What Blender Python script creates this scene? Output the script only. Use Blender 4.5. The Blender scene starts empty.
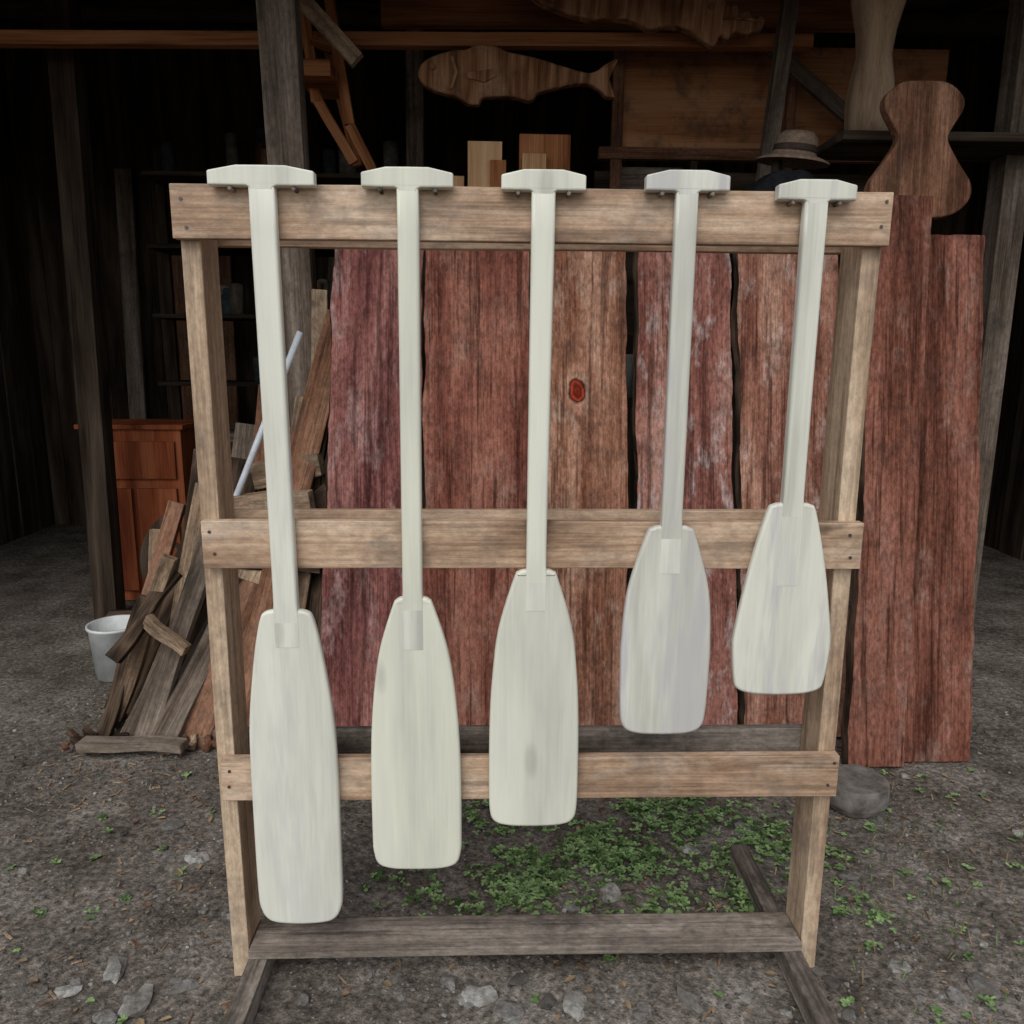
import bpy, bmesh, math, random
from mathutils import Vector, Matrix, noise
random.seed(7)
SC=bpy.context.scene
COL=SC.collection

# ---------------------------------------------------------------- helpers
def link(o,parent=None):
    COL.objects.link(o)
    if parent is not None: o.parent=parent
    return o
def empty(name,loc=(0,0,0)):
    e=bpy.data.objects.new(name,None); e.location=loc; e.empty_display_size=.1
    COL.objects.link(e); return e
def mesh_obj(name,verts,faces,mat,parent=None,smooth=False,matidx=None):
    me=bpy.data.meshes.new(name); me.from_pydata(verts,[],faces)
    mats=mat if isinstance(mat,(list,tuple)) else [mat]
    for m in mats: me.materials.append(m)
    if matidx: 
        for p,i in zip(me.polygons,matidx): p.material_index=i
    if smooth:
        for p in me.polygons: p.use_smooth=True
    me.update()
    o=bpy.data.objects.new(name,me)
    return link(o,parent)
def bm_obj(name,bm,mat,parent=None,smooth=False):
    bmesh.ops.recalc_face_normals(bm,faces=bm.faces)
    me=bpy.data.meshes.new(name); bm.to_mesh(me); bm.free()
    mats=mat if isinstance(mat,(list,tuple)) else [mat]
    for m in mats: me.materials.append(m)
    if smooth:
        for p in me.polygons: p.use_smooth=True
    o=bpy.data.objects.new(name,me)
    return link(o,parent)
def frame(z,xh):
    z=z.normalized(); x=(xh-z*xh.dot(z)).normalized(); y=z.cross(x)
    return Matrix((x,y,z)).transposed()
def board(name,p0,p1,w,t,mat,parent=None,xh=(1,0,0),bev=.002,rough=.0,taper=1.0,seg=8):
    """sawn board: long axis = local Z, width w on local X, thickness t on local Y"""
    p0=Vector(p0);p1=Vector(p1);L=(p1-p0).length
    R=frame(p1-p0,Vector(xh))
    vs=[];fs=[];sd=random.random()*50
    for i in range(seg+1):
        f=i/seg; k=1+(taper-1)*f
        dx=noise.noise(Vector((sd,f*2,0)))*rough; dy=noise.noise(Vector((sd,f*2,9)))*rough
        wx=w*.5*k*(1+noise.noise(Vector((sd,f*4,5)))*rough*6)
        for sx,sy in((-1,-1),(1,-1),(1,1),(-1,1)):
            vs.append((sx*wx+dx,sy*t*.5+dy,-L/2+L*f))
    for i in range(seg):
        for j in range(4):
            a=i*4+j;b=i*4+(j+1)%4
            fs.append((a,b,b+4,a+4))
    fs.append((3,2,1,0)); n=seg*4; fs.append((n,n+1,n+2,n+3))
    o=mesh_obj(name,vs,fs,mat,parent)
    o.matrix_local=Matrix.Translation((p0+p1)/2)@R.to_4x4()
    if bev>0:
        m=o.modifiers.new("bevel",'BEVEL');m.width=bev;m.segments=2;m.limit_method='ANGLE';m.angle_limit=math.radians(50)
    return o
def cyl(name,p0,p1,r0,r1,mat,parent=None,n=16,bev=0):
    p0=Vector(p0);p1=Vector(p1);L=(p1-p0).length
    bm=bmesh.new()
    bmesh.ops.create_cone(bm,cap_ends=True,segments=n,radius1=r0,radius2=r1,depth=L)
    for f in bm.faces: f.smooth=len(f.verts)==4
    o=bm_obj(name,bm,mat,parent)
    o.matrix_local=Matrix.Translation((p0+p1)/2)@frame(p1-p0,Vector((1,.01,0)) if abs((p1-p0).normalized().x)<.9 else Vector((0,1,0))).to_4x4()
    return o
def lathe(name,prof,mat,loc,parent=None,n=32,rot=None,scale=(1,1,1)):
    vs=[];fs=[]
    for r,z in prof:
        for i in range(n):
            a=2*math.pi*i/n; vs.append((r*math.cos(a)*scale[0],r*math.sin(a)*scale[1],z*scale[2]))
    for k in range(len(prof)-1):
        for i in range(n):
            a=k*n+i;b=k*n+(i+1)%n
            fs.append((a,b,b+n,a+n))
    o=mesh_obj(name,vs,fs,mat,parent,smooth=True)
    o.location=loc
    if rot:o.rotation_euler=rot
    return o

# ---------------------------------------------------------------- materials
class NT:
    def __init__(s,name,diffuse=False):
        s.m=bpy.data.materials.new(name); s.m.use_nodes=True
        s.t=s.m.node_tree; s.b=s.t.nodes["Principled BSDF"]; s.diff=diffuse
        if diffuse:
            out=s.t.nodes["Material Output"];s.t.nodes.remove(s.b)
            s.b=s.t.nodes.new("ShaderNodeBsdfDiffuse");s.t.links.new(s.b.outputs[0],out.inputs[0])
    def color(s,c,rough=.6,spec=.35):
        if s.diff: s.l(c,s.b.inputs["Color"])
        else:
            s.l(c,s.b.inputs["Base Color"]);s.b.inputs["Roughness"].default_value=rough;s.b.inputs["Specular IOR Level"].default_value=spec
    def n(s,typ,**kw):
        x=s.t.nodes.new(typ)
        for k,v in kw.items(): setattr(x,k,v)
        return x
    def l(s,a,b): s.t.links.new(a,b)
    def math(s,op,a,b=None,c=None,clamp=False):
        x=s.t.nodes.new("ShaderNodeMath");x.operation=op;x.use_clamp=clamp
        for i,v in enumerate((a,b,c)):
            if v is None: continue
            if isinstance(v,(int,float)): x.inputs[i].default_value=v
            else: s.l(v,x.inputs[i])
        return x.outputs[0]
    def noise(s,vec,scale,detail=3,rough=.5,dist=0):
        x=s.n("ShaderNodeTexNoise");x.inputs["Scale"].default_value=scale;x.inputs["Detail"].default_value=detail
        x.inputs["Roughness"].default_value=rough;x.inputs["Distortion"].default_value=dist
        s.l(vec,x.inputs["Vector"]);return x.outputs["Fac"]
    def ramp(s,fac,stops):
        x=s.n("ShaderNodeValToRGB");e=x.color_ramp.elements
        while len(e)<len(stops): e.new(.5)
        for q,(p,c) in zip(e,stops):
            q.position=p;q.color=(c if len(c)==4 else (*c,1)) if not isinstance(c,(int,float)) else (c,c,c,1)
        s.l(fac,x.inputs[0]);return x.outputs[0]
    def mix(s,f,a,b,mode='MIX'):
        x=s.n("ShaderNodeMix",data_type='RGBA',blend_type=mode)
        if isinstance(f,(int,float)): x.inputs[0].default_value=f
        else: s.l(f,x.inputs[0])
        for v,i in((a,6),(b,7)):
            if isinstance(v,tuple): x.inputs[i].default_value=(*v,1) if len(v)==3 else v
            else: s.l(v,x.inputs[i])
        return x.outputs[2]
    def mapping(s,vec,scale):
        x=s.n("ShaderNodeMapping");x.inputs["Scale"].default_value=scale;s.l(vec,x.inputs[0]);return x.outputs[0]
    def bump(s,h,strength=.3,dist=.002):
        x=s.n("ShaderNodeBump");x.inputs["Strength"].default_value=strength;x.inputs["Distance"].default_value=dist
        s.l(h,x.inputs["Height"]);s.l(x.outputs[0],s.b.inputs["Normal"])
def wood(name,dark,mid,light,scale=5,stretch=.1,grain=7,rough=.65,w=(.35,.3,.35),patch=None,pamt=.5,pth=.52,pscale=(12,12,4.5),
         knots=None,rknots=0,bump=.25,lo=.25,hi=.75,dirt=0,dirtc=(.05,.045,.04),grit=0,streak=0,fscale=(190,190,4),diff=True,sscale=(38,38,1.6)):
    N=NT(name,diff)
    tc=N.n("ShaderNodeTexCoord");oi=N.n("ShaderNodeObjectInfo")
    cv=N.n("ShaderNodeVectorMath",operation='SCALE');cv.inputs[0].default_value=(17,31,7);N.l(oi.outputs["Random"],cv.inputs["Scale"])
    va=N.n("ShaderNodeVectorMath",operation='ADD');N.l(tc.outputs["Object"],va.inputs[0]);N.l(cv.outputs[0],va.inputs[1])
    V=va.outputs[0]
    ringn=N.noise(N.mapping(V,(scale,scale,scale*stretch)),1,2,.45)
    ringc=N.math('MULTIPLY',ringn,grain)
    kf=None
    if knots:
        for (kx,kz,kr) in knots:
            vd=N.n("ShaderNodeVectorMath",operation='SUBTRACT');N.l(tc.outputs["Object"],vd.inputs[0]);vd.inputs[1].default_value=(kx,0,kz)
            vs=N.n("ShaderNodeVectorMath",operation='MULTIPLY');N.l(vd.outputs[0],vs.inputs[0]);vs.inputs[1].default_value=(1,0,.75)
            ln=N.n("ShaderNodeVectorMath",operation='LENGTH');N.l(vs.outputs[0],ln.inputs[0])
            d=N.math('ADD',ln.outputs["Value"],N.math('MULTIPLY',N.math('SUBTRACT',N.noise(tc.outputs["Object"],30,2),.5),.025))
            inf=N.math('SUBTRACT',1,N.math('DIVIDE',d,kr*3.0),clamp=True)
            ringc=N.math('ADD',ringc,N.math('MULTIPLY',inf,1.6))
            k=N.math('MULTIPLY',N.math('SUBTRACT',kr*1.15,d),1/(kr*.25),clamp=True)
            rr=N.ramp(N.math('DIVIDE',d,kr),[(0,(.04,.012,.008)),(.25,(.25,.03,.015)),(.45,(.10,.02,.012)),(.7,(.36,.05,.025)),(.9,(.03,.012,.01)),(1,(.05,.02,.015))])
            kf=(k,rr) 
    ring=N.math('PINGPONG',ringc,1.0)
    fineN=N.noise(N.mapping(V,fscale),1,2,.6)
    fine=N.math('MULTIPLY_ADD',N.math('SUBTRACT',fineN,.5),1.9,.5)
    tone=N.noise(N.mapping(V,(scale*2,scale*2,scale*.35)),1,3,.65)
    toneC=N.math('MULTIPLY_ADD',N.math('SUBTRACT',tone,.5),1.7,.5)
    f=N.math('ADD',N.math('ADD',N.math('MULTIPLY',ring,w[0]),N.math('MULTIPLY',fine,w[1])),N.math('MULTIPLY',toneC,w[2]))
    c=N.ramp(f,[(lo,dark),((lo+hi)/2,mid),(hi,light)])
    if patch:
        pn=N.noise(N.mapping(V,pscale),1,4,.78)
        pm=N.ramp(pn,[(pth,0.0),(min(.99,pth+.12),1.0)])
        c=N.mix(N.math('MULTIPLY',pm,pamt),c,patch)
    if streak:
        sn=N.noise(N.mapping(V,sscale),1,3,.7)
        c=N.mix(N.math('MULTIPLY',N.ramp(sn,[(.53,0.0),(.64,1.0)]),streak),c,tuple(x*.4 for x in dark))
    if dirt:
        dn=N.noise(V,7,4,.75)
        c=N.mix(N.math('MULTIPLY',N.ramp(dn,[(.5,0.0),(.66,1.0)]),dirt),c,dirtc)
    if rknots:
        vo=N.n("ShaderNodeTexVoronoi");vo.inputs["Scale"].default_value=1;N.l(N.mapping(V,(9,9,3.2)),vo.inputs["Vector"])
        k=N.ramp(vo.outputs["Distance"],[(.08,1.0),(.15,0.0)])
        c=N.mix(N.math('MULTIPLY',k,rknots),c,tuple(x*.4 for x in dark))
    if kf: c=N.mix(kf[0],c,kf[1])
    h=fineN
    if grit:
        gn=N.noise(N.mapping(V,(95,95,38)),1,3,.8)
        c=N.mix(grit,c,N.ramp(gn,[(.36,(.35,.33,.32)),(.5,(.95,.95,.95)),(.64,(1.6,1.6,1.6))]),'MULTIPLY')
    N.color(c,rough)
    if bump: N.bump(h,bump,.002)
    return N.m
def plain(name,c,rough=.6,metal=0,var=.3,scale=8,bump=.1,diff=False):
    N=NT(name,diff);tc=N.n("ShaderNodeTexCoord")
    n=N.noise(tc.outputs["Object"],scale,3,.65)
    N.color(N.ramp(n,[(.3,tuple(x*(1-var) for x in c)),(.7,tuple(min(1,x*(1+var)) for x in c))]),rough)
    if not diff: N.b.inputs["Metallic"].default_value=metal
    if bump: N.bump(n,bump,.003)
    return N.m

M_rail=wood("rack_rail_wood",(.25,.155,.095),(.47,.315,.205),(.62,.465,.335),scale=6,grain=9,streak=.5,rknots=.9,dirt=.45,dirtc=(.17,.13,.10),rough=.6,patch=(.53,.44,.35),pamt=.4,grit=.3,diff=False)
M_post=wood("rack_post_wood",(.28,.185,.115),(.48,.345,.23),(.62,.48,.34),scale=6,grain=6,streak=.5,rknots=.9,dirt=.45,dirtc=(.17,.13,.10),rough=.6,grit=.3,diff=False)
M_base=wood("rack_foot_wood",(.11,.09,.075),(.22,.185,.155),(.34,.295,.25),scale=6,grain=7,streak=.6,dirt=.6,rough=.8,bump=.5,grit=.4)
def padwood(name,warm=0,grey=.0,mott=.3,st=.06):
    return wood(name,(.55-grey,.545-grey,.47-grey*.9),(.71-grey*.6,.71-grey*.65,.62-grey*.5-warm*.05),(.80,.80,.715-warm*.08),scale=8,stretch=.06,grain=5,
        w=(.36,.15,.46),patch=(.52,.50,.50),pamt=mott,pth=.5,pscale=(13,13,1.5),rknots=.3,streak=st,rough=.34,bump=.08,lo=.12,hi=.8,diff=False)
M_pad=[padwood("bleached_wood_a",.2,.0,.35),padwood("bleached_wood_b",.7,.0,.15),padwood("bleached_wood_c",.4,.0,.15),padwood("bleached_wood_d",.1,.08,.75,.1),padwood("bleached_wood_e",.3,.06,.7,.1)]
M_tong=[padwood("tongue_wood_%d"%i,.2,g,.4) for i,g in enumerate((.02,.07,.03,.26,.0))]
pp=dict(scale=5,stretch=.12,grain=7,rough=.6,bump=.6,dirt=.45,dirtc=(.06,.035,.028),grit=.55)
M_red=[
 wood("red_slab_a",(.10,.038,.034),(.235,.092,.08),(.35,.17,.145),patch=(.41,.29,.27),pamt=.5,pth=.53,streak=.65,**pp),
 wood("red_slab_b",(.10,.034,.024),(.225,.083,.058),(.33,.15,.105),patch=(.36,.23,.18),pamt=.45,pth=.54,streak=.75,**pp),
 wood("red_slab_c",(.18,.073,.042),(.35,.175,.115),(.48,.29,.20),patch=(.47,.36,.28),pamt=.45,pth=.53,streak=.7,knots=[(.118,1.175,.031)],**pp),
 wood("red_slab_d",(.15,.057,.044),(.305,.13,.10),(.42,.235,.185),patch=(.50,.425,.40),pamt=.65,pth=.52,streak=.65,**pp),
 wood("red_slab_e",(.17,.067,.046),(.345,.165,.115),(.46,.265,.19),patch=(.50,.40,.35),pamt=.55,pth=.53,streak=.75,**pp),
 wood("red_slab_f",(.08,.03,.02),(.18,.07,.047),(.27,.12,.085),patch=(.30,.20,.165),pamt=.4,pth=.54,streak=.75,**pp)]
M_bark=wood("bark_edge",(.02,.014,.01),(.05,.035,.025),(.12,.08,.055),scale=14,stretch=.3,grain=6,rough=.9,bump=1)
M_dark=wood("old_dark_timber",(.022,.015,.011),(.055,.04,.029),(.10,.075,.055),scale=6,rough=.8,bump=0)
M_grey=wood("weathered_timber",(.08,.06,.045),(.18,.14,.11),(.29,.235,.19),scale=6,streak=.5,dirt=.5,rough=.85,bump=.5,grit=.3)
M_orange=wood("orange_timber",(.16,.055,.022),(.34,.14,.06),(.47,.22,.11),scale=6,rough=.7,streak=.4,bump=0)
M_cab=wood("red_brown_cabinet",(.14,.035,.018),(.27,.075,.032),(.36,.12,.055),scale=6,rough=.5,bump=0)
M_ply=wood("plywood_panel",(.20,.08,.036),(.36,.165,.078),(.45,.24,.13),scale=3,grain=9,rough=.7,dirt=.6,bump=0)
M_lightb=wood("fresh_board",(.38,.20,.10),(.56,.33,.17),(.66,.43,.25),scale=5,rough=.7,rknots=.5,bump=0,streak=.3)
M_carve=wood("carved_wood",(.15,.065,.032),(.32,.16,.085),(.48,.28,.17),scale=10,stretch=.16,grain=9,rough=.5,bump=.5,streak=.5,dirt=.4)
M_pale=wood("pale_carved_wood",(.22,.14,.09),(.33,.23,.15),(.42,.31,.21),scale=7,rough=.5,bump=0)
M_scrapA=wood("scrap_tan",(.15,.10,.065),(.30,.21,.14),(.43,.32,.22),scale=7,streak=.6,dirt=.5,rough=.85,bump=.5,grit=.4)
M_scrapB=wood("scrap_brown",(.09,.042,.026),(.20,.10,.06),(.31,.17,.11),scale=7,streak=.5,dirt=.4,rough=.8,bump=.5,grit=.4)
M_metal=plain("galvanised_nail",(.12,.10,.09),.5,.8,.3,8,0)
M_pipe=plain("pale_plastic_pipe",(.5,.53,.56),.4,0,.15,20,0)
M_white=plain("white_plastic",(.60,.62,.61),.4,0,.25,10,0)
M_teal=plain("faded_tin_paint",(.05,.065,.065),.7,0,.5,14,.4,True)
M_cloth=plain("black_cloth",(.02,.021,.024),.9,0,.3,40,.4,True)
M_hat=plain("hat_cloth",(.24,.17,.125),.9,0,.3,60,.5,True)
M_band=plain("hat_band",(.07,.05,.04),.9,0,.25,60,0,True)
M_roof=plain("rusty_roof_sheet",(.08,.06,.05),.7,.2,.5,6,0,True)
M_concrete=plain("weathered_stump_wood",(.16,.145,.13),.9,0,.5,22,.6,True)

# ---------------------------------------------------------------- ground
def gh(x,y):
    n=noise.fractal(Vector((x*1.7,y*1.7,0)),1,2,4)*.012+noise.fractal(Vector((x*9,y*9,3)),1,2,4)*.007
    fall=max(0,1-max(abs(x)/5,abs(y)/5))
    return n*fall-.004
def axis(lo,hi,st,far):
    a=[];v=lo
    while v<=hi+1e-6: a.append(v);v+=st
    g=st;l=[];v=lo
    while v>-far: g*=1.5;v-=g;l.append(v)
    r=[];g=st;v=a[-1]
    while v<far: g*=1.5;v+=g;r.append(v)
    return l[::-1]+a+r
xs=axis(-2.2,2.2,.022,80);ys=axis(-.7,1.8,.018,80)
V=[(x,y,gh(x,y)) for y in ys for x in xs];nx=len(xs)
F=[(j*nx+i,j*nx+i+1,(j+1)*nx+i+1,(j+1)*nx+i) for j in range(len(ys)-1) for i in range(nx-1)]
N=NT("packed_earth",True);tc=N.n("ShaderNodeTexCoord");P=tc.outputs["Object"]
a=N.noise(P,3.5,5,.7);b=N.noise(P,60,3,.75)
c=N.ramp(a,[(.3,(.078,.066,.055)),(.5,(.17,.15,.13)),(.7,(.28,.255,.228))])
c=N.mix(.8,c,N.ramp(b,[(.32,(.2,.19,.18)),(.52,(.9,.88,.85)),(.68,(1.75,1.7,1.65))]),'MULTIPLY')
vo=N.n("ShaderNodeTexVoronoi");vo.inputs["Scale"].default_value=95;N.l(P,vo.inputs["Vector"])
peb=N.ramp(vo.outputs["Distance"],[(.18,1.0),(.34,0.0)])
sel=N.n("ShaderNodeSeparateColor");N.l(vo.outputs["Color"],sel.inputs[0])
pm=N.math('MULTIPLY',peb,N.math('GREATER_THAN',sel.outputs[0],.6))
pc=N.ramp(sel.outputs[1],[(0,(.08,.075,.07)),(.6,(.19,.18,.165)),(1,(.38,.36,.33))])
c=N.mix(pm,c,pc);N.color(c)
N.bump(b,.9,.009)
mesh_obj("ground",V,F,N.m,smooth=True)

# stones (one mesh)
def stone_mat(name,c):
    N=NT(name,True);tc=N.n("ShaderNodeTexCoord");P=tc.outputs["Object"]
    n=N.noise(P,55,3,.75);n2=N.noise(P,9,2,.6)
    q=N.ramp(n,[(.3,tuple(x*.45 for x in c)),(.7,tuple(x*1.35 for x in c))])
    q=N.mix(N.ramp(n2,[(.42,0.0),(.6,.6)]),q,(.11,.095,.08))
    N.color(q);N.bump(n,.8,.005);return N.m
SM=[stone_mat("stone_grey",(.22,.21,.195)),stone_mat("stone_pale",(.36,.35,.32)),stone_mat("stone_dark",(.09,.083,.078))]
bmi=bmesh.new();bmesh.ops.create_icosphere(bmi,subdivisions=2,radius=1)
ico_v=[v.co.copy() for v in bmi.verts];ico_f=[tuple(v.index for v in f.verts) for f in bmi.faces];bmi.free()
bmi=bmesh.new();bmesh.ops.create_icosphere(bmi,subdivisions=1,radius=1)
ic1_v=[v.co.copy() for v in bmi.verts];ic1_f=[tuple(v.index for v in f.verts) for f in bmi.faces];bmi.free()
V=[];F=[];MI=[]
def stone(x,y,r,mi,flat=.55,sink=.3):
    big=r>.010
    iv,fi=(ico_v,ico_f) if big else (ic1_v,ic1_f)
    sd=Vector((random.random()*99,random.random()*99,0));o=len(V);rz=random.random()*6.28;ax=random.uniform(.6,1)
    M=Matrix.Rotation(rz,3,'Z')@Matrix.Rotation(random.uniform(-.25,.25),3,'X')
    for v in iv:
        k=1+noise.noise(v*1.1+sd)*.6+noise.noise(v*2.6+sd)*.35
        q=Vector((v.x,v.y*ax,v.z*flat))*k*r
        if big: q.z=min(q.z,r*flat*.75)
        q=M@q
        V.append((q.x+x,q.y+y,q.z+gh(x,y)+r*flat*(1-sink)*.5))
    for f in fi: F.append(tuple(i+o for i in f));MI.append(mi)
for i in range(7000):
    x=random.uniform(-2,2);y=random.uniform(-.6,1.5)
    if noise.noise(Vector((x*2.5,y*2.5,7)))<-.05 and random.random()<.75: continue
    stone(x,y,random.choice((.002,.003,.004,.004,.005,.007)),random.choice((0,0,2,2,1)),.6)
for i in range(300):
    x=random.uniform(-1.9,1.9);y=random.uniform(-.5,1.3)
    stone(x,y,random.uniform(.007,.014),random.choice((0,0,2,2,2,1)))
for i in range(60):
    x=random.uniform(-1.2,1.3);y=random.uniform(-.45,.04)
    stone(x,y,random.uniform(.012,.026),random.choice((0,0,0,1,2)),.4,.7)
for x,y,r,m in [(-.83,.40,.03,1),(-.95,.55,.025,0),(-.35,.62,.035,1),(-.86,.02,.035,1),(-.78,-.06,.04,1),(-.70,-.02,.03,0),(.22,.25,.035,1),(.45,.42,.025,1),(.62,.5,.028,1),
                (.12,.20,.022,0),(-.1,-.05,.035,1),(-.03,-.09,.03,0),(.1,-.09,.03,1),(.82,.3,.025,0),(.95,-.05,.035,0),(.33,-.08,.03,0),(-.24,.45,.025,0)]:
    stone(x,y,r,m,.42,.7)
mesh_obj("gravel_stones",V,F,SM,matidx=MI)

# weeds (one mesh)
def leafmat(name,c):
    N=NT(name,True);tc=N.n("ShaderNodeTexCoord");n=N.noise(tc.outputs["Object"],25,1)
    N.color(N.ramp(n,[(.3,tuple(x*.65 for x in c)),(.7,tuple(x*1.25 for x in c))]))
    return N.m
LM=[leafmat("leaf_bright",(.23,.34,.14)),leafmat("leaf_mid",(.15,.235,.09)),leafmat("leaf_dark",(.07,.12,.045)),leafmat("leaf_dry",(.28,.20,.12))]
V=[];F=[];MI=[]
def leaf(p,l,w,yaw,tilt,mi):
    M=Matrix.Translation(p)@Matrix.Rotation(yaw,4,'Z')@Matrix.Rotation(-tilt,4,'Y')
    o=len(V)
    for q in[(0,0,0),(l*.3,w*.42,.0006),(l*.7,w*.5,.001),(l,0,-.001),(l*.7,-w*.5,.001),(l*.3,-w*.42,.0006)]:
        V.append(tuple(M@Vector(q)))
    F.append((o,o+1,o+2,o+3));F.append((o,o+3,o+4,o+5));MI.extend((mi,mi))
def weed(x,y,s,n):
    z=gh(x,y)
    for k in range(n):
        a=random.random()*6.28;r=random.random()*s*1.8
        hx=x+math.cos(a)*r;hy=y+math.sin(a)*r;hz=z+random.uniform(.002,.022)*(s/.02)
        a0=random.random()*6.28
        m=random.choice((0,0,0,1,1,2))
        for j in range(3):
            leaf(Vector((hx,hy,hz)),random.uniform(.007,.015),random.uniform(.006,.012),a0+j*2.09,random.uniform(-.1,.5),m)
cnt=0
while cnt<430:
    x=random.gauss(.28,.30);y=random.gauss(.38,.17)
    if not(-.33<x<.85 and .09<y<.80):continue
    nz_=noise.noise(Vector((x*5,y*6,2)))+.5*noise.noise(Vector((x*14,y*14,5)))
    if nz_<0.0 and random.random()<.85:continue
    weed(x,y,random.uniform(.010,.026),random.randint(3,8));cnt+=1
for i in range(170):
    x=random.uniform(.75,1.5) if random.random()<.4 else random.uniform(-1.3,1.2);y=random.uniform(-.35,.8)
    weed(x,y,random.uniform(.006,.013),random.randint(1,4))
for i in range(300):
    x=random.gauss(.95,.25);y=random.gauss(.25,.25);z=gh(x,y);a=random.random()*6.28
    leaf(Vector((x,y,z)),random.uniform(.015,.04),.003,a,random.uniform(.6,1.4),random.choice((1,2,3)))
for i in range(260):
    x=random.uniform(-1.3,1.4);y=random.uniform(-.4,1.0)
    leaf(Vector((x,y,gh(x,y)+.004)),random.uniform(.010,.03),random.uniform(.006,.014),random.random()*6.28,random.uniform(-.1,.3),3)
mesh_obj("ground_weeds",V,F,LM,matidx=MI)

# wood chips / offcuts
V=[];F=[];MI=[]
for i in range(900):
    x=random.uniform(-1.5,1.3);y=random.choice((random.uniform(-.4,1.0),random.gauss(.85,.15)))
    z=gh(x,y)+.003;l=random.uniform(.005,.032);w=random.uniform(.0015,.007);h=.002
    M=Matrix.Translation((x,y,z))@Matrix.Rotation(random.random()*6.28,4,'Z')@Matrix.Rotation(random.uniform(-.2,.2),4,'Y')
    o=len(V)
    for sx in(-1,1):
        for sy in(-1,1):
            for sz in(-1,1):V.append(tuple(M@Vector((sx*l/2,sy*w/2*random.uniform(.5,1),sz*h/2))))
    for f in[(0,1,3,2),(4,6,7,5),(0,4,5,1),(2,3,7,6),(0,2,6,4),(1,5,7,3)]:F.append(tuple(q+o for q in f));MI.append((i*7)%3)
mesh_obj("wood_chips",V,F,[M_scrapA,M_scrapB,M_scrapA],matidx=MI)

# ---------------------------------------------------------------- display rack
rack=empty("paddle_display_rack")
def rail(nm,x0,x1,z0,z1,y0,y1,mat,dz=0):
    return board(nm,(x0,(y0+y1)/2,(z0+z1)/2+dz),(x1,(y0+y1)/2,(z0+z1)/2),z1-z0,abs(y1-y0),mat,rack,xh=(0,0,1),rough=.0022,bev=.0018,seg=16)
rail("top_rail_front",-.612,.616,1.464,1.552,-.022,-.001,M_rail)
rail("middle_rail_front",-.600,.620,.886,.975,-.022,-.001,M_rail)
rail("lower_rail_front",-.595,.616,.416,.504,-.022,-.001,M_rail)
rail("top_rail_back",-.606,.608,1.466,1.550,.091,.111,M_rail)
rail("middle_rail_back",-.606,.612,.893,.974,.091,.111,M_rail)
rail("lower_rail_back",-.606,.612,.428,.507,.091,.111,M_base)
board("post_left",(-.590,.045,0),(-.591,.045,1.545),.034,.089,M_post,rack,rough=.003)
board("post_right",(.600,.045,0),(.597,.045,1.545),.034,.089,M_post,rack,rough=.003)
board("foot_left",(-.552,-.36,.026),(-.552,.36,.026),.040,.050,M_base,rack,rough=.003)
board("foot_right",(.562,-.36,.026),(.562,.36,.026),.040,.050,M_base,rack,rough=.003)
board("base_board",(-.570,.037,.062),(.580,.037,.062),.096,.020,M_base,rack,xh=(0,1,0),rough=.002)
for x,z in[(-.592,1.53),(-.592,1.485),(.598,1.53),(.598,1.49),(-.586,.955),(-.583,.91),(.6,.95),(.602,.905),(-.58,.485),(-.583,.44),(.6,.485),(.6,.44)]:
    x+=random.uniform(-.007,.007);z+=random.uniform(-.007,.007)
    cyl("nail",(x,-.0235,z),(x,-.0205,z),.0030,.0030,M_metal,rack,n=10)

# ---------------------------------------------------------------- paddles
def catmull(pts,k=6):
    out=[];n=len(pts)
    for i in range(n-1):
        p0=pts[max(i-1,0)];p1=pts[i];p2=pts[i+1];p3=pts[min(i+2,n-1)]
        for j in range(k):
            t=j/k
            out.append(tuple(.5*((2*b)+(-a+c)*t+(2*a-5*b+4*c-d)*t*t+(-a+3*b-3*c+d)*t**3) for a,b,c,d in zip(p0,p1,p2,p3)))
    out.append(pts[-1]);return out
def extrude_outline(name,pts,th,bev,mat,parent,seg=4,wn=True):
    bm=bmesh.new();fr=[bm.verts.new((x,-th/2,z)) for x,z in pts];bk=[bm.verts.new((x,th/2,z)) for x,z in pts]
    f1=bm.faces.new(fr);f2=bm.faces.new(bk[::-1]);n=len(pts)
    for i in range(n): bm.faces.new((fr[i],bk[i],bk[(i+1)%n],fr[(i+1)%n]))
    bmesh.ops.recalc_face_normals(bm,faces=bm.faces)
    ed=[e for e in bm.edges if (e.verts[0].co.y<0)==(e.verts[1].co.y<0)]
    bmesh.ops.bevel(bm,geom=ed,offset=bev,segments=seg,profile=.5,affect='EDGES')
    o=bm_obj(name,bm,mat,parent,smooth=True)
    if wn:
        m=o.modifiers.new("wn",'WEIGHTED_NORMAL');m.weight=100;m.keep_sharp=False
    return o
def rrect(w,d,r,n=4):
    p=[]
    for cx,cy,a0 in((w/2-r,d/2-r,0),(-w/2+r,d/2-r,90),(-w/2+r,-d/2+r,180),(w/2-r,-d/2+r,270)):
        for i in range(n+1):
            a=math.radians(a0+90*i/n);p.append((cx+r*math.cos(a),cy+r*math.sin(a)))
    return p
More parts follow.
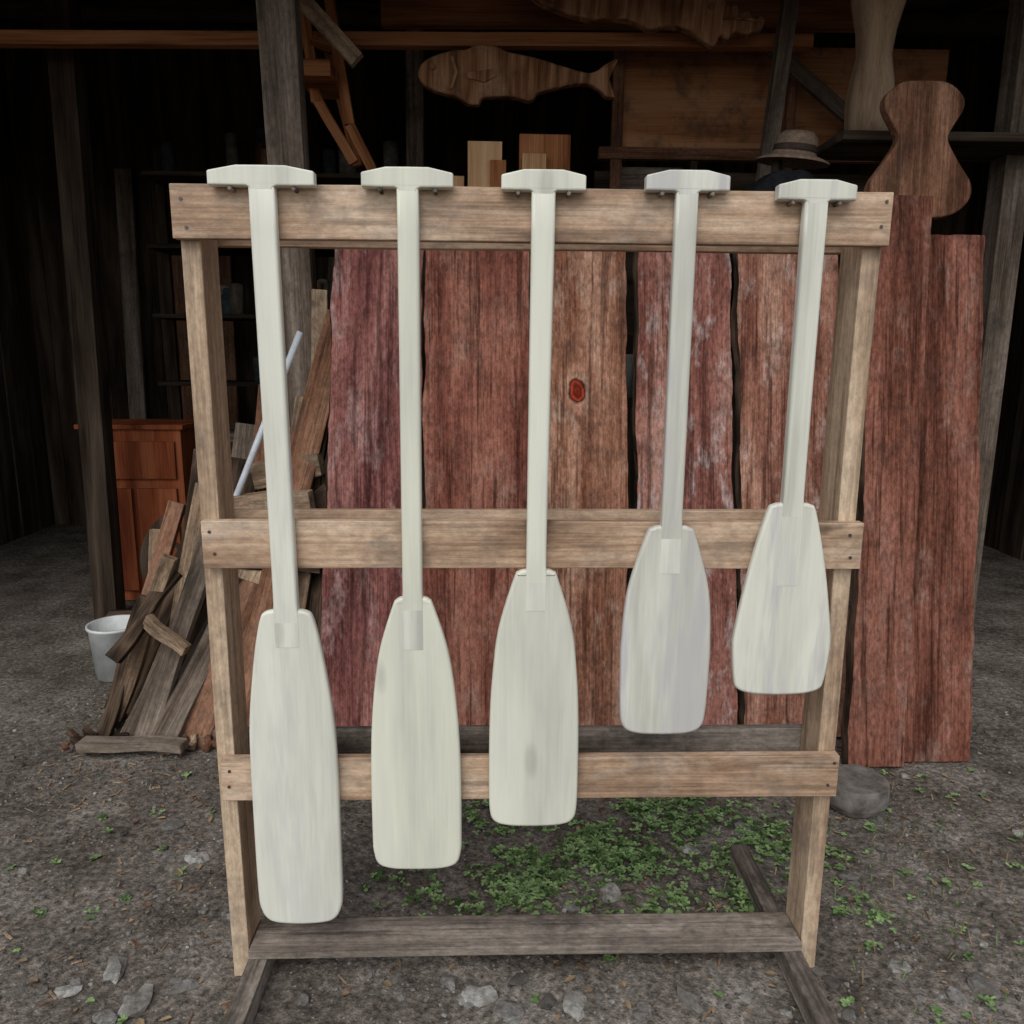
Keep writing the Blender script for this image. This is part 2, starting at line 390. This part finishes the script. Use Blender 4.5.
def loft(name,secs,mat,parent):
    vs=[];fs=[];n=None
    for (cx,z,w,d,r) in secs:
        q=rrect(w,d,r);n=len(q);vs+=[(cx+x,y,z) for x,y in q]
    for k in range(len(secs)-1):
        for i in range(n):
            a=k*n+i;b=k*n+(i+1)%n;fs.append((a,a+n,b+n,b))
    e=(len(secs)-1)*n
    fs.append(tuple(range(n)));fs.append(tuple(e+i for i in range(n))[::-1])
    bm=bmesh.new();bv=[bm.verts.new(v) for v in vs]
    for f in fs:bm.faces.new([bv[i] for i in f])
    o=bm_obj(name,bm,mat,parent,smooth=True)
    m=o.modifiers.new("wn",'WEIGHTED_NORMAL');m.weight=100
    return o
PY=-.038
def paddle(cx,top,ghw,gh_,sw0,sw1,dx,blade,tongue,i,tilt=0):
    e=empty("wooden_paddle",(cx,PY,top))
    q=lambda z:z-top
    h=ghw;g=gh_
    half=[(0,0),(h*.46,-.0002),(h*.97,-.0085),(h,-.0105),(h,-g+.002),(h*.985,-g),(sw0*.5+.003,-g-.0004),(sw0*.5-.002,-g-.003),(sw0*.5-.003,-g-.008)]
    pts=half+[(-x,z) for x,z in half[::-1] if x>1e-6]
    extrude_outline("grip",pts,.022,.0030,M_pad[i],e,3)
    bt=blade[0][1]
    loft("shaft",[(0,-.006,sw0,.0212,.005),(0,-.10,sw0,.0225,.006),(dx*.5,q((top+bt)/2),(sw0+sw1)/2,.0235,.007),(dx,q(bt+.05),sw1,.024,.0065),(dx,q(bt+.015),sw1,.023,.0055),
        (dx,q(bt-.006),sw1,.0205,.0015),(dx,q(bt-.03),sw1,.0188,.0006),(dx,q(tongue+.002),sw1-.001,.0185,.0004)],M_pad[i],e)
    half=catmull([(0,bt+.001)]+blade,6)
    half=[(max(0,x),z) for x,z in half]
    pts=[(dx+x,q(z)) for x,z in half]+[(dx-x,q(z)) for x,z in half[::-1] if x>1e-5]
    out=[]
    for p_ in pts:
        if not out or (Vector(p_)-Vector(out[-1])).length>.0008: out.append(p_)
    extrude_outline("blade",out,.018,.0062,M_pad[i],e,4)
    w=sw1-.0006
    z0=q(bt-.008);z1=q(tongue)
    bm=bmesh.new()
    bmesh.ops.create_cube(bm,size=1,matrix=Matrix.Translation((dx,0,(z0+z1)/2))@Matrix.Diagonal((w,.0192,z0-z1,1)))
    bmesh.ops.bevel(bm,geom=bm.edges[:],offset=.0003,segments=1,affect='EDGES')
    bm_obj("tongue_inlay",bm,M_tong[i],e)
    e.rotation_euler=(tilt,0,0)
    for s in(-1,1):
        cyl("peg",(cx+s*h*.60,-.019,top-g-.0038),(cx+s*h*.60,-.046,top-g-.0038),.0034,.0032,M_base,rack,n=12)
paddle(-.452,1.577,.0875,.032,.0435,.044,.004,[(.02,.814),(.040,.809),(.049,.795),(.0600,.745),(.0700,.678),(.078,.61),(.082,.537),(.0832,.40),(.0828,.235),(.0775,.190),(.062,.168),(.035,.161),(0,.159)],.742,0)
paddle(-.212,1.577,.076,.032,.0365,.0365,-.004,[(.018,.838),(.030,.833),(.0385,.818),(.0640,.733),(.0785,.63),(.0855,.513),(.0868,.36),(.085,.316),(.075,.290),(.045,.280),(0,.2785)],.737,1)
paddle(.014,1.576,.0705,.033,.040,.0365,-.004,[(.018,.890),(.032,.886),(.041,.872),(.0690,.775),(.08,.68),(.0845,.60),(.086,.50),(.0850,.415),(.077,.384),(.05,.373),(0,.3705)],.812,2)
paddle(.255,1.578,.0705,.033,.038,.038,0,[(.019,.973),(.034,.969),(.046,.953),(.0755,.850),(.084,.75),(.084,.69),(.082,.615),(.075,.580),(.05,.566),(0,.563)],.883,3)
paddle(.474,1.566,.0665,.033,.040,.038,0,[(.019,1.015),(.034,1.012),(.045,.998),(.067,.91),(.081,.835),(.0915,.765),(.0925,.735),(.087,.678),(.079,.656),(.05,.646),(0,.643)],.86,4)

# ---------------------------------------------------------------- redwood slabs
def slab(xbl,xbr,xtl,xtr,yb,yt,zt,th,mat,seed,wob=.011):
    L=math.hypot(zt,yt-yb);lean=math.atan2(yt-yb,zt)
    x0=xbl;nz=110;nxx=6;vs=[];fs=[];mi=[]
    for i in range(nz+1):
        f=i/nz;z=L*f
        l=xbl+(xtl-xbl)*f+noise.fractal(Vector((seed,z*3,0)),.8,2,6)*wob
        r=xbr+(xtr-xbr)*f+noise.fractal(Vector((seed,z*3,40)),.8,2,6)*wob
        wl=.006+.014*abs(noise.noise(Vector((seed,z*4,80))));wr=.006+.014*abs(noise.noise(Vector((seed,z*4,120))))
        zz=z+(noise.noise(Vector((seed,3,3)))*.03 if i==nz else 0)
        for k in range(nxx+1):
            g=k/nxx;vs.append((l+(r-l)*g-x0,-th/2+noise.noise(Vector((seed+g*2,z*1.5,7)))*.003,zz+(noise.noise(Vector((g*7,seed,1)))*.006 if i==nz else 0)))
        vs.append((r+wr-x0,th/2,zz));vs.append((l-wl-x0,th/2,zz))
    m=nxx+3
    for i in range(nz):
        for k in range(m):
            a=i*m+k;b=i*m+(k+1)%m;fs.append((a,b,b+m,a+m));mi.append(1 if k in(nxx,nxx+2) else 0)
    fs.append(tuple(range(m))[::-1]);mi.append(0);fs.append(tuple(nz*m+k for k in range(m)));mi.append(0)
    o=mesh_obj("redwood_slab",vs,fs,[mat,M_bark],matidx=mi)
    o.location=(x0,yb,.0);o.rotation_euler=(-lean,0,0)
    return o
slab(-.660,-.328,-.590,-.302,1.05,1.36,1.76,.032,M_red[0],3)
slab(-.314,.068,-.290,.050,1.06,1.36,1.80,.034,M_red[1],11)
slab(.098,.400,.118,.376,1.05,1.36,1.74,.036,M_red[2],23)
slab(.415,.772,.425,.730,1.05,1.37,1.74,.033,M_red[3],31)
slab(.795,1.16,.748,1.09,1.04,1.35,1.78,.035,M_red[4],47)
slab(1.06,1.24,1.13,1.30,.84,1.14,1.77,.035,M_red[5],59)
slab(1.25,1.47,1.315,1.50,.87,1.17,1.66,.035,M_red[5],71)
lathe("paint_tin",[(0,0),(.05,0),(.05,.16),(.047,.165),(.044,.16),(.044,.15),(0,.15)],M_white,(.42,1.62,1.12))
board("trestle_shelf",(.1,1.62,1.105),(.8,1.62,1.105),.2,.03,M_dark,None,xh=(0,1,0))

# ---------------------------------------------------------------- shed
shed=empty("timber_shed")
def roof():
    vs=[];fs=[];n=260
    for j,(y,z) in enumerate([(.55,2.62),(2.6,3.05),(4.7,3.5)]):
        for i in range(n+1):
            x=-3.6+7.2*i/n
            vs.append((x,y,z+math.sin(x*2*math.pi/.076)*.009))
    for j in range(2):
        for i in range(n):
            a=j*(n+1)+i;fs.append((a,a+1,a+n+2,a+n+1))
    mesh_obj("shade_roof_sheet",vs,fs,M_roof,shed,smooth=True)  # solid sheet, added to keep daylight out and the interior dark
roof()
def plankwall(nm,p0,p1,h0,h1,mat):
    p0=Vector(p0);p1=Vector(p1);d=p1-p0;n=int(d.length/.2);s=d.length/n
    nn=Vector((-d.y,d.x,0)).normalized()
    for i in range(n):
        a=p0+d*((i+.5)/n)+nn*(.012*(i%2));hh=h0+(h1-h0)*(i+.5)/n
        board(nm,(a.x,a.y,-.01),(a.x,a.y,hh),s+.016,.0115,mat,shed,xh=tuple(d.normalized()),seg=2,bev=0)
plankwall("back_shade_wall_board",(-3.5,4.5,0),(3.5,4.5,0),3.46,3.46,M_dark)  # closed back and side walls, added to make the interior dark
plankwall("left_shade_wall_board",(-3.4,.7,0),(-3.4,4.5,0),2.66,3.46,M_dark)
plankwall("right_shade_wall_board",(3.4,.7,0),(3.4,4.5,0),2.66,3.46,M_dark)
for y,z in((.9,2.64),(2.2,2.90),(3.4,3.14)):
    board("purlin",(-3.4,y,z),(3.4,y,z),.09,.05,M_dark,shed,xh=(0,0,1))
for x in (-2.4,-1.2,.1,1.5,2.5):
    board("rafter",(x,.6,2.60),(x,4.4,3.40),.05,.08,M_dark,shed)
board("front_post",(-.737,1.5,0),(-.797,1.5,2.74),.125,.09,M_grey,shed,rough=.004)
board("tie_beam",(-3.3,2.08,2.50),(1.25,2.10,2.56),.052,.05,M_orange,shed,xh=(0,0,1),rough=.003)
board("tie_beam_upper",(-.55,2.3,2.72),(1.6,2.3,2.74),.11,.05,M_orange,shed,xh=(0,0,1),rough=.003)
board("brace",(-.93,1.80,2.72),(-.58,1.80,2.36),.06,.04,M_scrapA,shed,xh=(0,0,1))
board("inner_post",(1.13,2.0,0),(1.04,2.0,1.6),.075,.06,M_grey,shed)
board("inner_post_upper",(1.015,1.97,1.6),(1.12,1.97,2.86),.06,.05,M_grey,shed)
board("right_post",(1.9,1.7,0),(1.9,1.7,2.84),.1,.1,M_grey,shed)
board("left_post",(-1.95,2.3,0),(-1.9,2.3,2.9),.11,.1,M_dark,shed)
board("mid_post",(-.50,3.0,0),(-.47,3.0,3.0),.09,.09,M_grey,shed)
board("partition_panel",(.47,2.32,2.40),(1.95,2.32,2.40),.44,.012,M_ply,shed,xh=(0,0,1))
board("partition_sill",(.40,2.29,2.165),(1.95,2.29,2.165),.05,.04,M_scrapB,shed,xh=(0,0,1))
board("partition_stud",(.48,2.30,1.2),(.48,2.30,2.62),.05,.04,M_scrapB,shed)
board("partition_stud",(.83,2.30,1.2),(.83,2.30,2.14),.03,.03,M_dark,shed)
board("partition_stud",(1.25,2.29,1.2),(1.25,2.29,2.62),.04,.03,M_scrapB,shed)
board("diagonal_brace",(1.05,2.2,2.62),(1.75,2.2,2.1),.06,.03,M_grey,shed,xh=(0,0,1))
board("lower_wall_panel",(.40,2.42,1.75),(1.95,2.42,1.75),.74,.012,M_dark,shed,xh=(0,0,1))
board("grey_sheet",(.50,2.38,2.05),(.80,2.38,2.05),.16,.01,M_grey,shed,xh=(0,0,1))
for x0,x1,z,y,m_ in((-.235,-.19,1.95,1.72,M_lightb),(-.175,-.045,2.07,1.70,M_lightb),(.02,.215,2.10,1.71,M_orange),(.03,.12,2.02,1.66,M_lightb),(-.13,-.02,1.9,1.66,M_orange),(-.09,-.03,2.0,1.68,M_orange)):
    board("sawn_board",((x0+x1)/2,y,0),((x0+x1)/2+.01,y+.05,z),x1-x0,.022,m_,None)

# carved fish panels hung on the beams: silhouettes cut from thick board, rounded edges
def carving(name,up,lo,loc,th,bev,seed,roty,extra):
    e=empty(name,loc)
    u=catmull(up,4);l=catmull(lo,4)
    pts=[(x,z+noise.noise(Vector((x*35,seed,0)))*.003) for x,z in u]+[(x,z+noise.noise(Vector((x*35,seed,5)))*.003) for x,z in l[::-1]]
    out=[]
    for p_ in pts:
        if not out or (Vector(p_)-Vector(out[-1])).length>.003: out.append(p_)
    extrude_outline("body",out,th,bev,M_carve,e,3)
    for nm,q in extra:
        o=extrude_outline(nm,q,.012,.003,M_carve,e,2);o.location=(0,-th/2-.003,0)
    e.rotation_euler=(0,roty,0);return e
up=[(-.398,-.01),(-.385,.025),(-.34,.058),(-.26,.082),(-.20,.090),(-.17,.105),(-.08,.103),(-.04,.086),(.06,.070),(.14,.052),(.22,.032),(.28,.020),(.32,.028),(.36,.055),(.405,.072),(.375,.005)]
lo=[(-.395,-.02),(-.375,-.045),(-.32,-.072),(-.24,-.088),(-.20,-.112),(-.15,-.114),(-.13,-.088),(-.03,-.080),(.03,-.090),(.07,-.090),(.09,-.062),(.16,-.042),(.22,-.028),(.28,-.022),(.33,-.040),(.37,-.068),(.402,-.07)]
eye=[(-.335+.013*math.cos(a*.785),.018+.013*math.sin(a*.785)) for a in range(8)]
carving("carved_wooden_fish",up,lo,(.025,2.02,2.385),.05,.009,3,.02,[("eye",eye),("fin",[(-.20,.0),(-.10,.015),(-.08,-.01),(-.13,-.035),(-.20,-.02)]),("gill",[(-.27,.06),(-.255,.055),(-.235,.0),(-.255,-.06),(-.27,-.065),(-.25,.0)])])
up=[(-.50,.078),(-.44,.09),(-.30,.07),(-.15,.075),(.05,.085),(.18,.085),(.25,.07),(.31,.08),(.35,.05),(.38,.055),(.40,.03),(.43,.038),(.45,.015),(.48,.025),(.50,.012)]
lo=[(-.50,.06),(-.44,.03),(-.35,-.01),(-.2,-.04),(-.05,-.03),(.05,-.06),(.12,-.04),(.20,-.05),(.27,-.09),(.31,-.10),(.33,-.06),(.36,-.075),(.385,-.045),(.43,-.05),(.49,-.03)]
eye=[(.28+.012*math.cos(a*.785),.035+.012*math.sin(a*.785)) for a in range(8)]
carving("carved_wooden_crocodile",up,lo,(.50,1.96,2.60),.06,.010,8,.06,[("eye",eye),("jaw_line",[(.33,.0),(.40,.006),(.49,.002),(.49,-.004),(.40,-.004),(.33,-.008)])])

# hat + jacket on a stand
stand=empty("coat_stand",(.95,1.55,0))
cyl("pole",(0,0,0),(0,0,1.97),.018,.018,M_dark,stand)
vs=[];fs=[];m=28;K=14
for i in range(K+1):
    f=i/K;z=1.3+.62*f
    rx=.16+.02*math.sin(f*3); 
    if f>.85: rx*=1-((f-.85)/.15)**2*.5
    for k in range(m):
        a=2*math.pi*k/m;j=1+.22*noise.noise(Vector((math.cos(a)*2,math.sin(a)*2,f*2)))
        vs.append((.04+math.cos(a)*rx*j,math.sin(a)*.09*j,z))
for i in range(K):
    for k in range(m):
        a=i*m+k;b=i*m+(k+1)%m;fs.append((a,b,b+m,a+m))
mesh_obj("black_jacket",vs,fs,M_cloth,stand,smooth=True)
lathe("bucket_hat",[(.130,-.022),(.128,-.016),(.10,-.004),(.080,.002),(.076,.014)],M_hat,(.06,0,1.985),stand,rot=(.1,.10,0),scale=(1,.9,1))
lathe("hat_band",[(.0765,.014),(.0775,.016),(.075,.034)],M_band,(.06,0,1.985),stand,rot=(.1,.10,0))
lathe("hat_crown",[(.076,.034),(.070,.064),(.055,.078),(.03,.079),(0.001,.072)],M_hat,(.06,0,1.985),stand,rot=(.1,.10,0))

# guitar-shaped carved slab and pale carved piece, right
half=[(0,.19),(.05,.185),(.085,.15),(.088,.11),(.062,.05),(.058,.02),(.085,-.04),(.115,-.10),(.11,-.15),(.07,-.19),(0,-.20)]
hp=catmull([(x*1.45,z*1.1) for x,z in half],4);pts=[(x,z) for x,z in hp]+[(-x,z) for x,z in hp[::-1] if x>1e-5]
o=extrude_outline("carved_guitar_body",pts,.04,.006,M_scrapB,None,3);o.location=(1.315,1.26,1.94);o.rotation_euler=(-.1,0,0)
lathe("carved_wooden_piece",[(.0,0),(.07,0),(.08,.05),(.085,.12),(.075,.20),(.06,.28),(.068,.36),(.09,.45),(.10,.53),(.085,.60),(.06,.64),(0,.64)],M_pale,(1.30,1.62,2.06))  # pale torso-like carving, simplified to a turned form
board("high_shelf",(1.15,1.62,2.04),(2.3,1.62,2.04),.3,.03,M_dark,shed,xh=(0,1,0))

# chair stored up on the beams, upper left
ch=empty("wooden_chair",(-.72,2.0,2.05))
def cb(a,b,w=.04,t=.03):return board("chair_rail",a,b,w,t,M_orange,ch,rough=.003,seg=4)
cb((-.10,0,.62),(-.06,0,.22));cb((-.06,0,.24),(.08,.02,-.0));cb((.0,.0,.64),(.07,.0,.14));cb((.07,.0,.14),(.17,.02,-.06));cb((-.08,.3,.60),(.05,.3,.05))
cb((-.09,0,.45),(.02,0,.42));cb((.0,-.01,.13),(.09,-.01,.13),.03,.02)
board("seat",(-.10,-.02,.30),(.03,-.02,.30),.06,.28,M_orange,ch,xh=(0,0,1))

# ---------------------------------------------------------------- left clutter
pile=empty("scrap_wood_pile")
def S(p0,p1,w,t,m,xh=(1,0,0),r=.012): return board("scrap",p0,p1,w,t,m,pile,xh=xh,rough=r,bev=.003,taper=random.uniform(.75,1.0))
S((-.93,.98,0),(-.60,1.42,1.42),.10,.022,M_scrapB)
S((-1.06,1.0,0),(-.72,1.35,.92),.10,.025,M_scrapB)
S((-.98,1.03,0),(-.76,1.38,1.0),.13,.028,M_scrapB)
S((-.84,1.08,0),(-.70,1.42,1.12),.15,.03,M_scrapA)
S((-.74,1.12,0),(-.66,1.42,.98),.14,.03,M_bark)
S((-.90,1.2,.5),(-.70,1.45,1.05),.16,.05,M_scrapA)
S((-.82,1.26,.62),(-.62,1.28,.80),.13,.05,M_bark,(0,0,1))
S((-.98,1.22,.74),(-.68,1.20,.78),.12,.06,M_scrapA,(0,0,1))
S((-.95,1.22,.60),(-.66,1.22,.58),.10,.06,M_bark,(0,0,1))
S((-.90,1.30,.86),(-.66,1.28,.90),.09,.06,M_scrapA,(0,0,1))
S((-.72,1.30,.70),(-.66,1.36,1.16),.07,.05,M_bark)
S((-.88,1.32,.60),(-.80,1.40,1.02),.09,.05,M_scrapB)
S((-.68,1.35,0),(-.60,1.45,1.22),.05,.03,M_lightb)
S((-.78,1.33,.6),(-.64,1.47,1.40),.07,.03,M_scrapB)
S((-.80,1.40,.6),(-.70,1.50,1.32),.09,.03,M_bark)
S((-.74,1.36,.5),(-.68,1.46,1.50),.06,.03,M_scrapA)
S((-.92,1.38,.1),(-.82,1.52,1.18),.12,.03,M_bark)
S((-1.00,1.30,0),(-.86,1.48,1.16),.11,.03,M_scrapB)
S((-1.10,1.36,0),(-.98,1.52,1.02),.10,.03,M_grey)
S((-1.20,1.34,0),(-1.04,1.50,.90),.12,.03,M_bark)
S((-1.34,1.30,0),(-1.12,1.46,.80),.09,.03,M_grey)
S((-1.44,1.24,0),(-1.22,1.42,.74),.06,.03,M_scrapB)
S((-1.24,1.18,0),(-1.10,1.36,.82),.06,.03,M_scrapA)
S((-1.22,.98,0),(-1.02,1.25,.72),.07,.04,M_grey)
S((-1.28,1.02,.02),(-1.07,1.2,.52),.06,.035,M_grey)
S((-1.16,.95,.0),(-.98,1.2,.42),.09,.03,M_grey)
S((-1.36,1.1,.05),(-1.13,1.1,.62),.05,.035,M_scrapA)
S((-1.20,1.05,.42),(-1.06,1.0,.33),.045,.03,M_scrapA,(0,0,1))
S((-1.4,.95,.03),(-1.05,.90,.05),.06,.03,M_grey,(0,1,0))
S((-1.40,1.2,.02),(-1.12,1.4,.70),.1,.03,M_bark)
S((-1.02,1.0,0),(-.84,1.3,.66),.11,.03,M_grey)
S((-1.10,1.12,0),(-.92,1.34,.86),.06,.03,M_bark)
S((-1.30,1.0,.30),(-1.12,1.12,.56),.05,.03,M_bark)
S((-1.38,1.04,.0),(-1.26,1.18,.46),.045,.03,M_bark)
for i in range(34):
    x=random.uniform(-1.36,-.78);y=random.uniform(1.2,1.6);l=random.uniform(.45,1.0);a=random.uniform(-.05,.5)
    S((x,y,0),(x+math.sin(a)*l,y+.12,math.cos(a)*l),random.uniform(.03,.12),random.uniform(.02,.04),random.choice((M_bark,M_bark,M_grey,M_scrapB,M_scrapA)))
for i in range(60):
    x=random.uniform(-1.45,-.75);y=random.uniform(.92,1.2);a=random.uniform(0,3.1);l=random.uniform(.03,.16)
    S((x,y,.02),(x+math.cos(a)*l,y+math.sin(a)*l*.5,.03),random.uniform(.01,.035),.02,random.choice((M_bark,M_grey,M_bark,M_scrapB,M_scrapA)),(0,0,1))
cyl("water_pipe",(-1.10,1.15,.40),(-.72,1.30,1.35),.011,.011,M_pipe,None)
lathe("white_bucket",[(0,0),(.085,0),(.10,.20),(.107,.205),(.107,.215),(.098,.215),(.084,.01)],M_white,(-1.58,1.60,.0))
# old cart wheel standing behind the scrap
wh=empty("cart_wheel",(-1.30,1.80,.43));wh.rotation_euler=(-.25,0,.25);wh.scale=(.66,.66,.66)
cyl("wheel_support_log",(-1.70,1.80,.10),(-.9,1.87,.10),.10,.09,M_bark,pile)
vs=[];fs=[]
for i in range(44):
    for k,(r,y) in enumerate(((.30,-.03),(.35,-.03),(.355,0),(.35,.03),(.30,.03))):
        a=2*math.pi*i/44;vs.append((r*math.cos(a),y,r*math.sin(a)))
for i in range(44):
    for k in range(5):
        fs.append((i*5+k,i*5+(k+1)%5,((i+1)%44)*5+(k+1)%5,((i+1)%44)*5+k))
mesh_obj("rim",vs,fs,M_dark,wh)
cyl("hub",(0,-.05,0),(0,.05,0),.06,.06,M_dark,wh)
for i in range(8):
    a=i*math.pi/4+.2;board("spoke",(.04*math.cos(a),0,.04*math.sin(a)),(.31*math.cos(a),0,.31*math.sin(a)),.035,.03,M_dark,wh,xh=(0,1,0),seg=2)
cab=empty("wooden_cabinet",(-1.90,2.75,0))
board("carcass",(0,0,0),(0,0,.90),.5,.35,M_cab,cab,seg=1)
board("top",(0,0,.902),(0,0,.925),.54,.39,M_cab,cab,seg=1)
board("door",(.115,-.186,.06),(.115,-.186,.60),.2,.018,M_cab,cab,seg=1)
board("door",(-.115,-.186,.06),(-.115,-.186,.60),.2,.018,M_cab,cab,seg=1)
board("drawer",(0,-.186,.65),(0,-.186,.84),.44,.018,M_cab,cab,seg=1)
wb=empty("workbench",(-1.2,3.2,0))
board("bench_top",(-.8,0,.82),(.8,0,.82),.5,.05,M_grey,wb,xh=(0,1,0))
for x in(-.7,.7):
    for y in(-.2,.2): board("bench_leg",(x,y,0),(x,y,.79),.07,.07,M_grey,wb)
shelf=empty("storage_shelf",(-1.35,3.6,0))
for z in(1.1,1.5,1.9,2.3): board("shelf_board",(-.75,0,z),(.75,0,z),.35,.025,M_dark,shelf,xh=(0,1,0))
for x in(-.75,0,.75): board("upright",(x,.1,0),(x,.1,2.5),.05,.04,M_dark,shelf)
for i in range(34):
    x=random.uniform(-.68,.68);z=random.choice((1.115,1.515,1.915,2.315));h=random.uniform(.08,.26);r=random.uniform(.7,1.3)
    lathe("tin",[(0,0),(.05*r,0),(.052*r,h),(.03*r,h+.01),(0,h+.01)],random.choice((M_teal,M_concrete,M_teal,M_grey,M_scrapB)),(x,random.uniform(-.1,.05),z),shelf,n=14)
for i in range(7):
    x=-2.6+i*.33
    board("leaning_timber",(x,4.2,0),(x+random.uniform(-.2,.2),4.42,random.uniform(1.8,2.8)),random.uniform(.08,.2),.03,random.choice((M_grey,M_scrapB,M_dark)),None)

# stump disc right
def stump():
    n=40;vs=[];fs=[];prof=[(.86,0),(.97,.02),(1,.04),(.99,.065),(.97,.076),(.95,.08),(.5,.08),(.0,.078)]
    for r,z in prof:
        for i in range(n):
            a=2*math.pi*i/n;k=.088*(1+.10*noise.noise(Vector((math.cos(a)*1.5,math.sin(a)*1.5,4))))
            vs.append((r*k*math.cos(a),r*k*math.sin(a),z+(.004*noise.noise(Vector((math.cos(a)*2*r,math.sin(a)*2*r,1))))))
    for k in range(len(prof)-1):
        for i in range(n):
            a=k*n+i;b=k*n+(i+1)%n;fs.append((a,b,b+n,a+n))
    o=mesh_obj("tree_stump",vs,fs,M_concrete,None,smooth=False);o.location=(.985,.62,.0)
stump()

# ---------------------------------------------------------------- camera / light
cam=bpy.data.objects.new("camera",bpy.data.cameras.new("camera"));COL.objects.link(cam);SC.camera=cam
cam.data.sensor_fit='HORIZONTAL';cam.data.sensor_width=36;cam.data.lens=36*780/1024
cam.data.clip_end=400;cam.data.clip_start=.02
Rm=Matrix.Rotation(math.radians(-1.5),4,'Z')@Matrix.Rotation(math.radians(90-11.2),4,'X')@Matrix.Rotation(math.radians(.4),4,'Z')
cam.matrix_world=Matrix.Translation((-.071,-1.42,1.27))@Rm
EL=48;AZ=195  # sun stands behind the camera, slightly left
sun=bpy.data.objects.new("sun",bpy.data.lights.new("sun",'SUN'));COL.objects.link(sun)
sun.data.energy=1.45;sun.data.angle=math.radians(45);sun.data.color=(1,.97,.93)
d=Vector((math.sin(math.radians(AZ))*math.cos(math.radians(EL)),math.cos(math.radians(AZ))*math.cos(math.radians(EL)),math.sin(math.radians(EL))))
sun.rotation_euler=(-d).to_track_quat('-Z','Y').to_euler()
w=bpy.data.worlds.new("World");SC.world=w;w.use_nodes=True;nt=w.node_tree
sky=nt.nodes.new("ShaderNodeTexSky");sky.sky_type='NISHITA';sky.sun_disc=False
sky.sun_elevation=math.radians(EL);sky.sun_rotation=math.radians(AZ)
hs=nt.nodes.new("ShaderNodeHueSaturation");hs.inputs["Saturation"].default_value=.3
nt.links.new(sky.outputs[0],hs.inputs["Color"]);nt.links.new(hs.outputs[0],nt.nodes["Background"].inputs[0])
nt.nodes["Background"].inputs[1].default_value=.15
SC.view_settings.view_transform='Standard';SC.view_settings.look='None';SC.view_settings.exposure=0
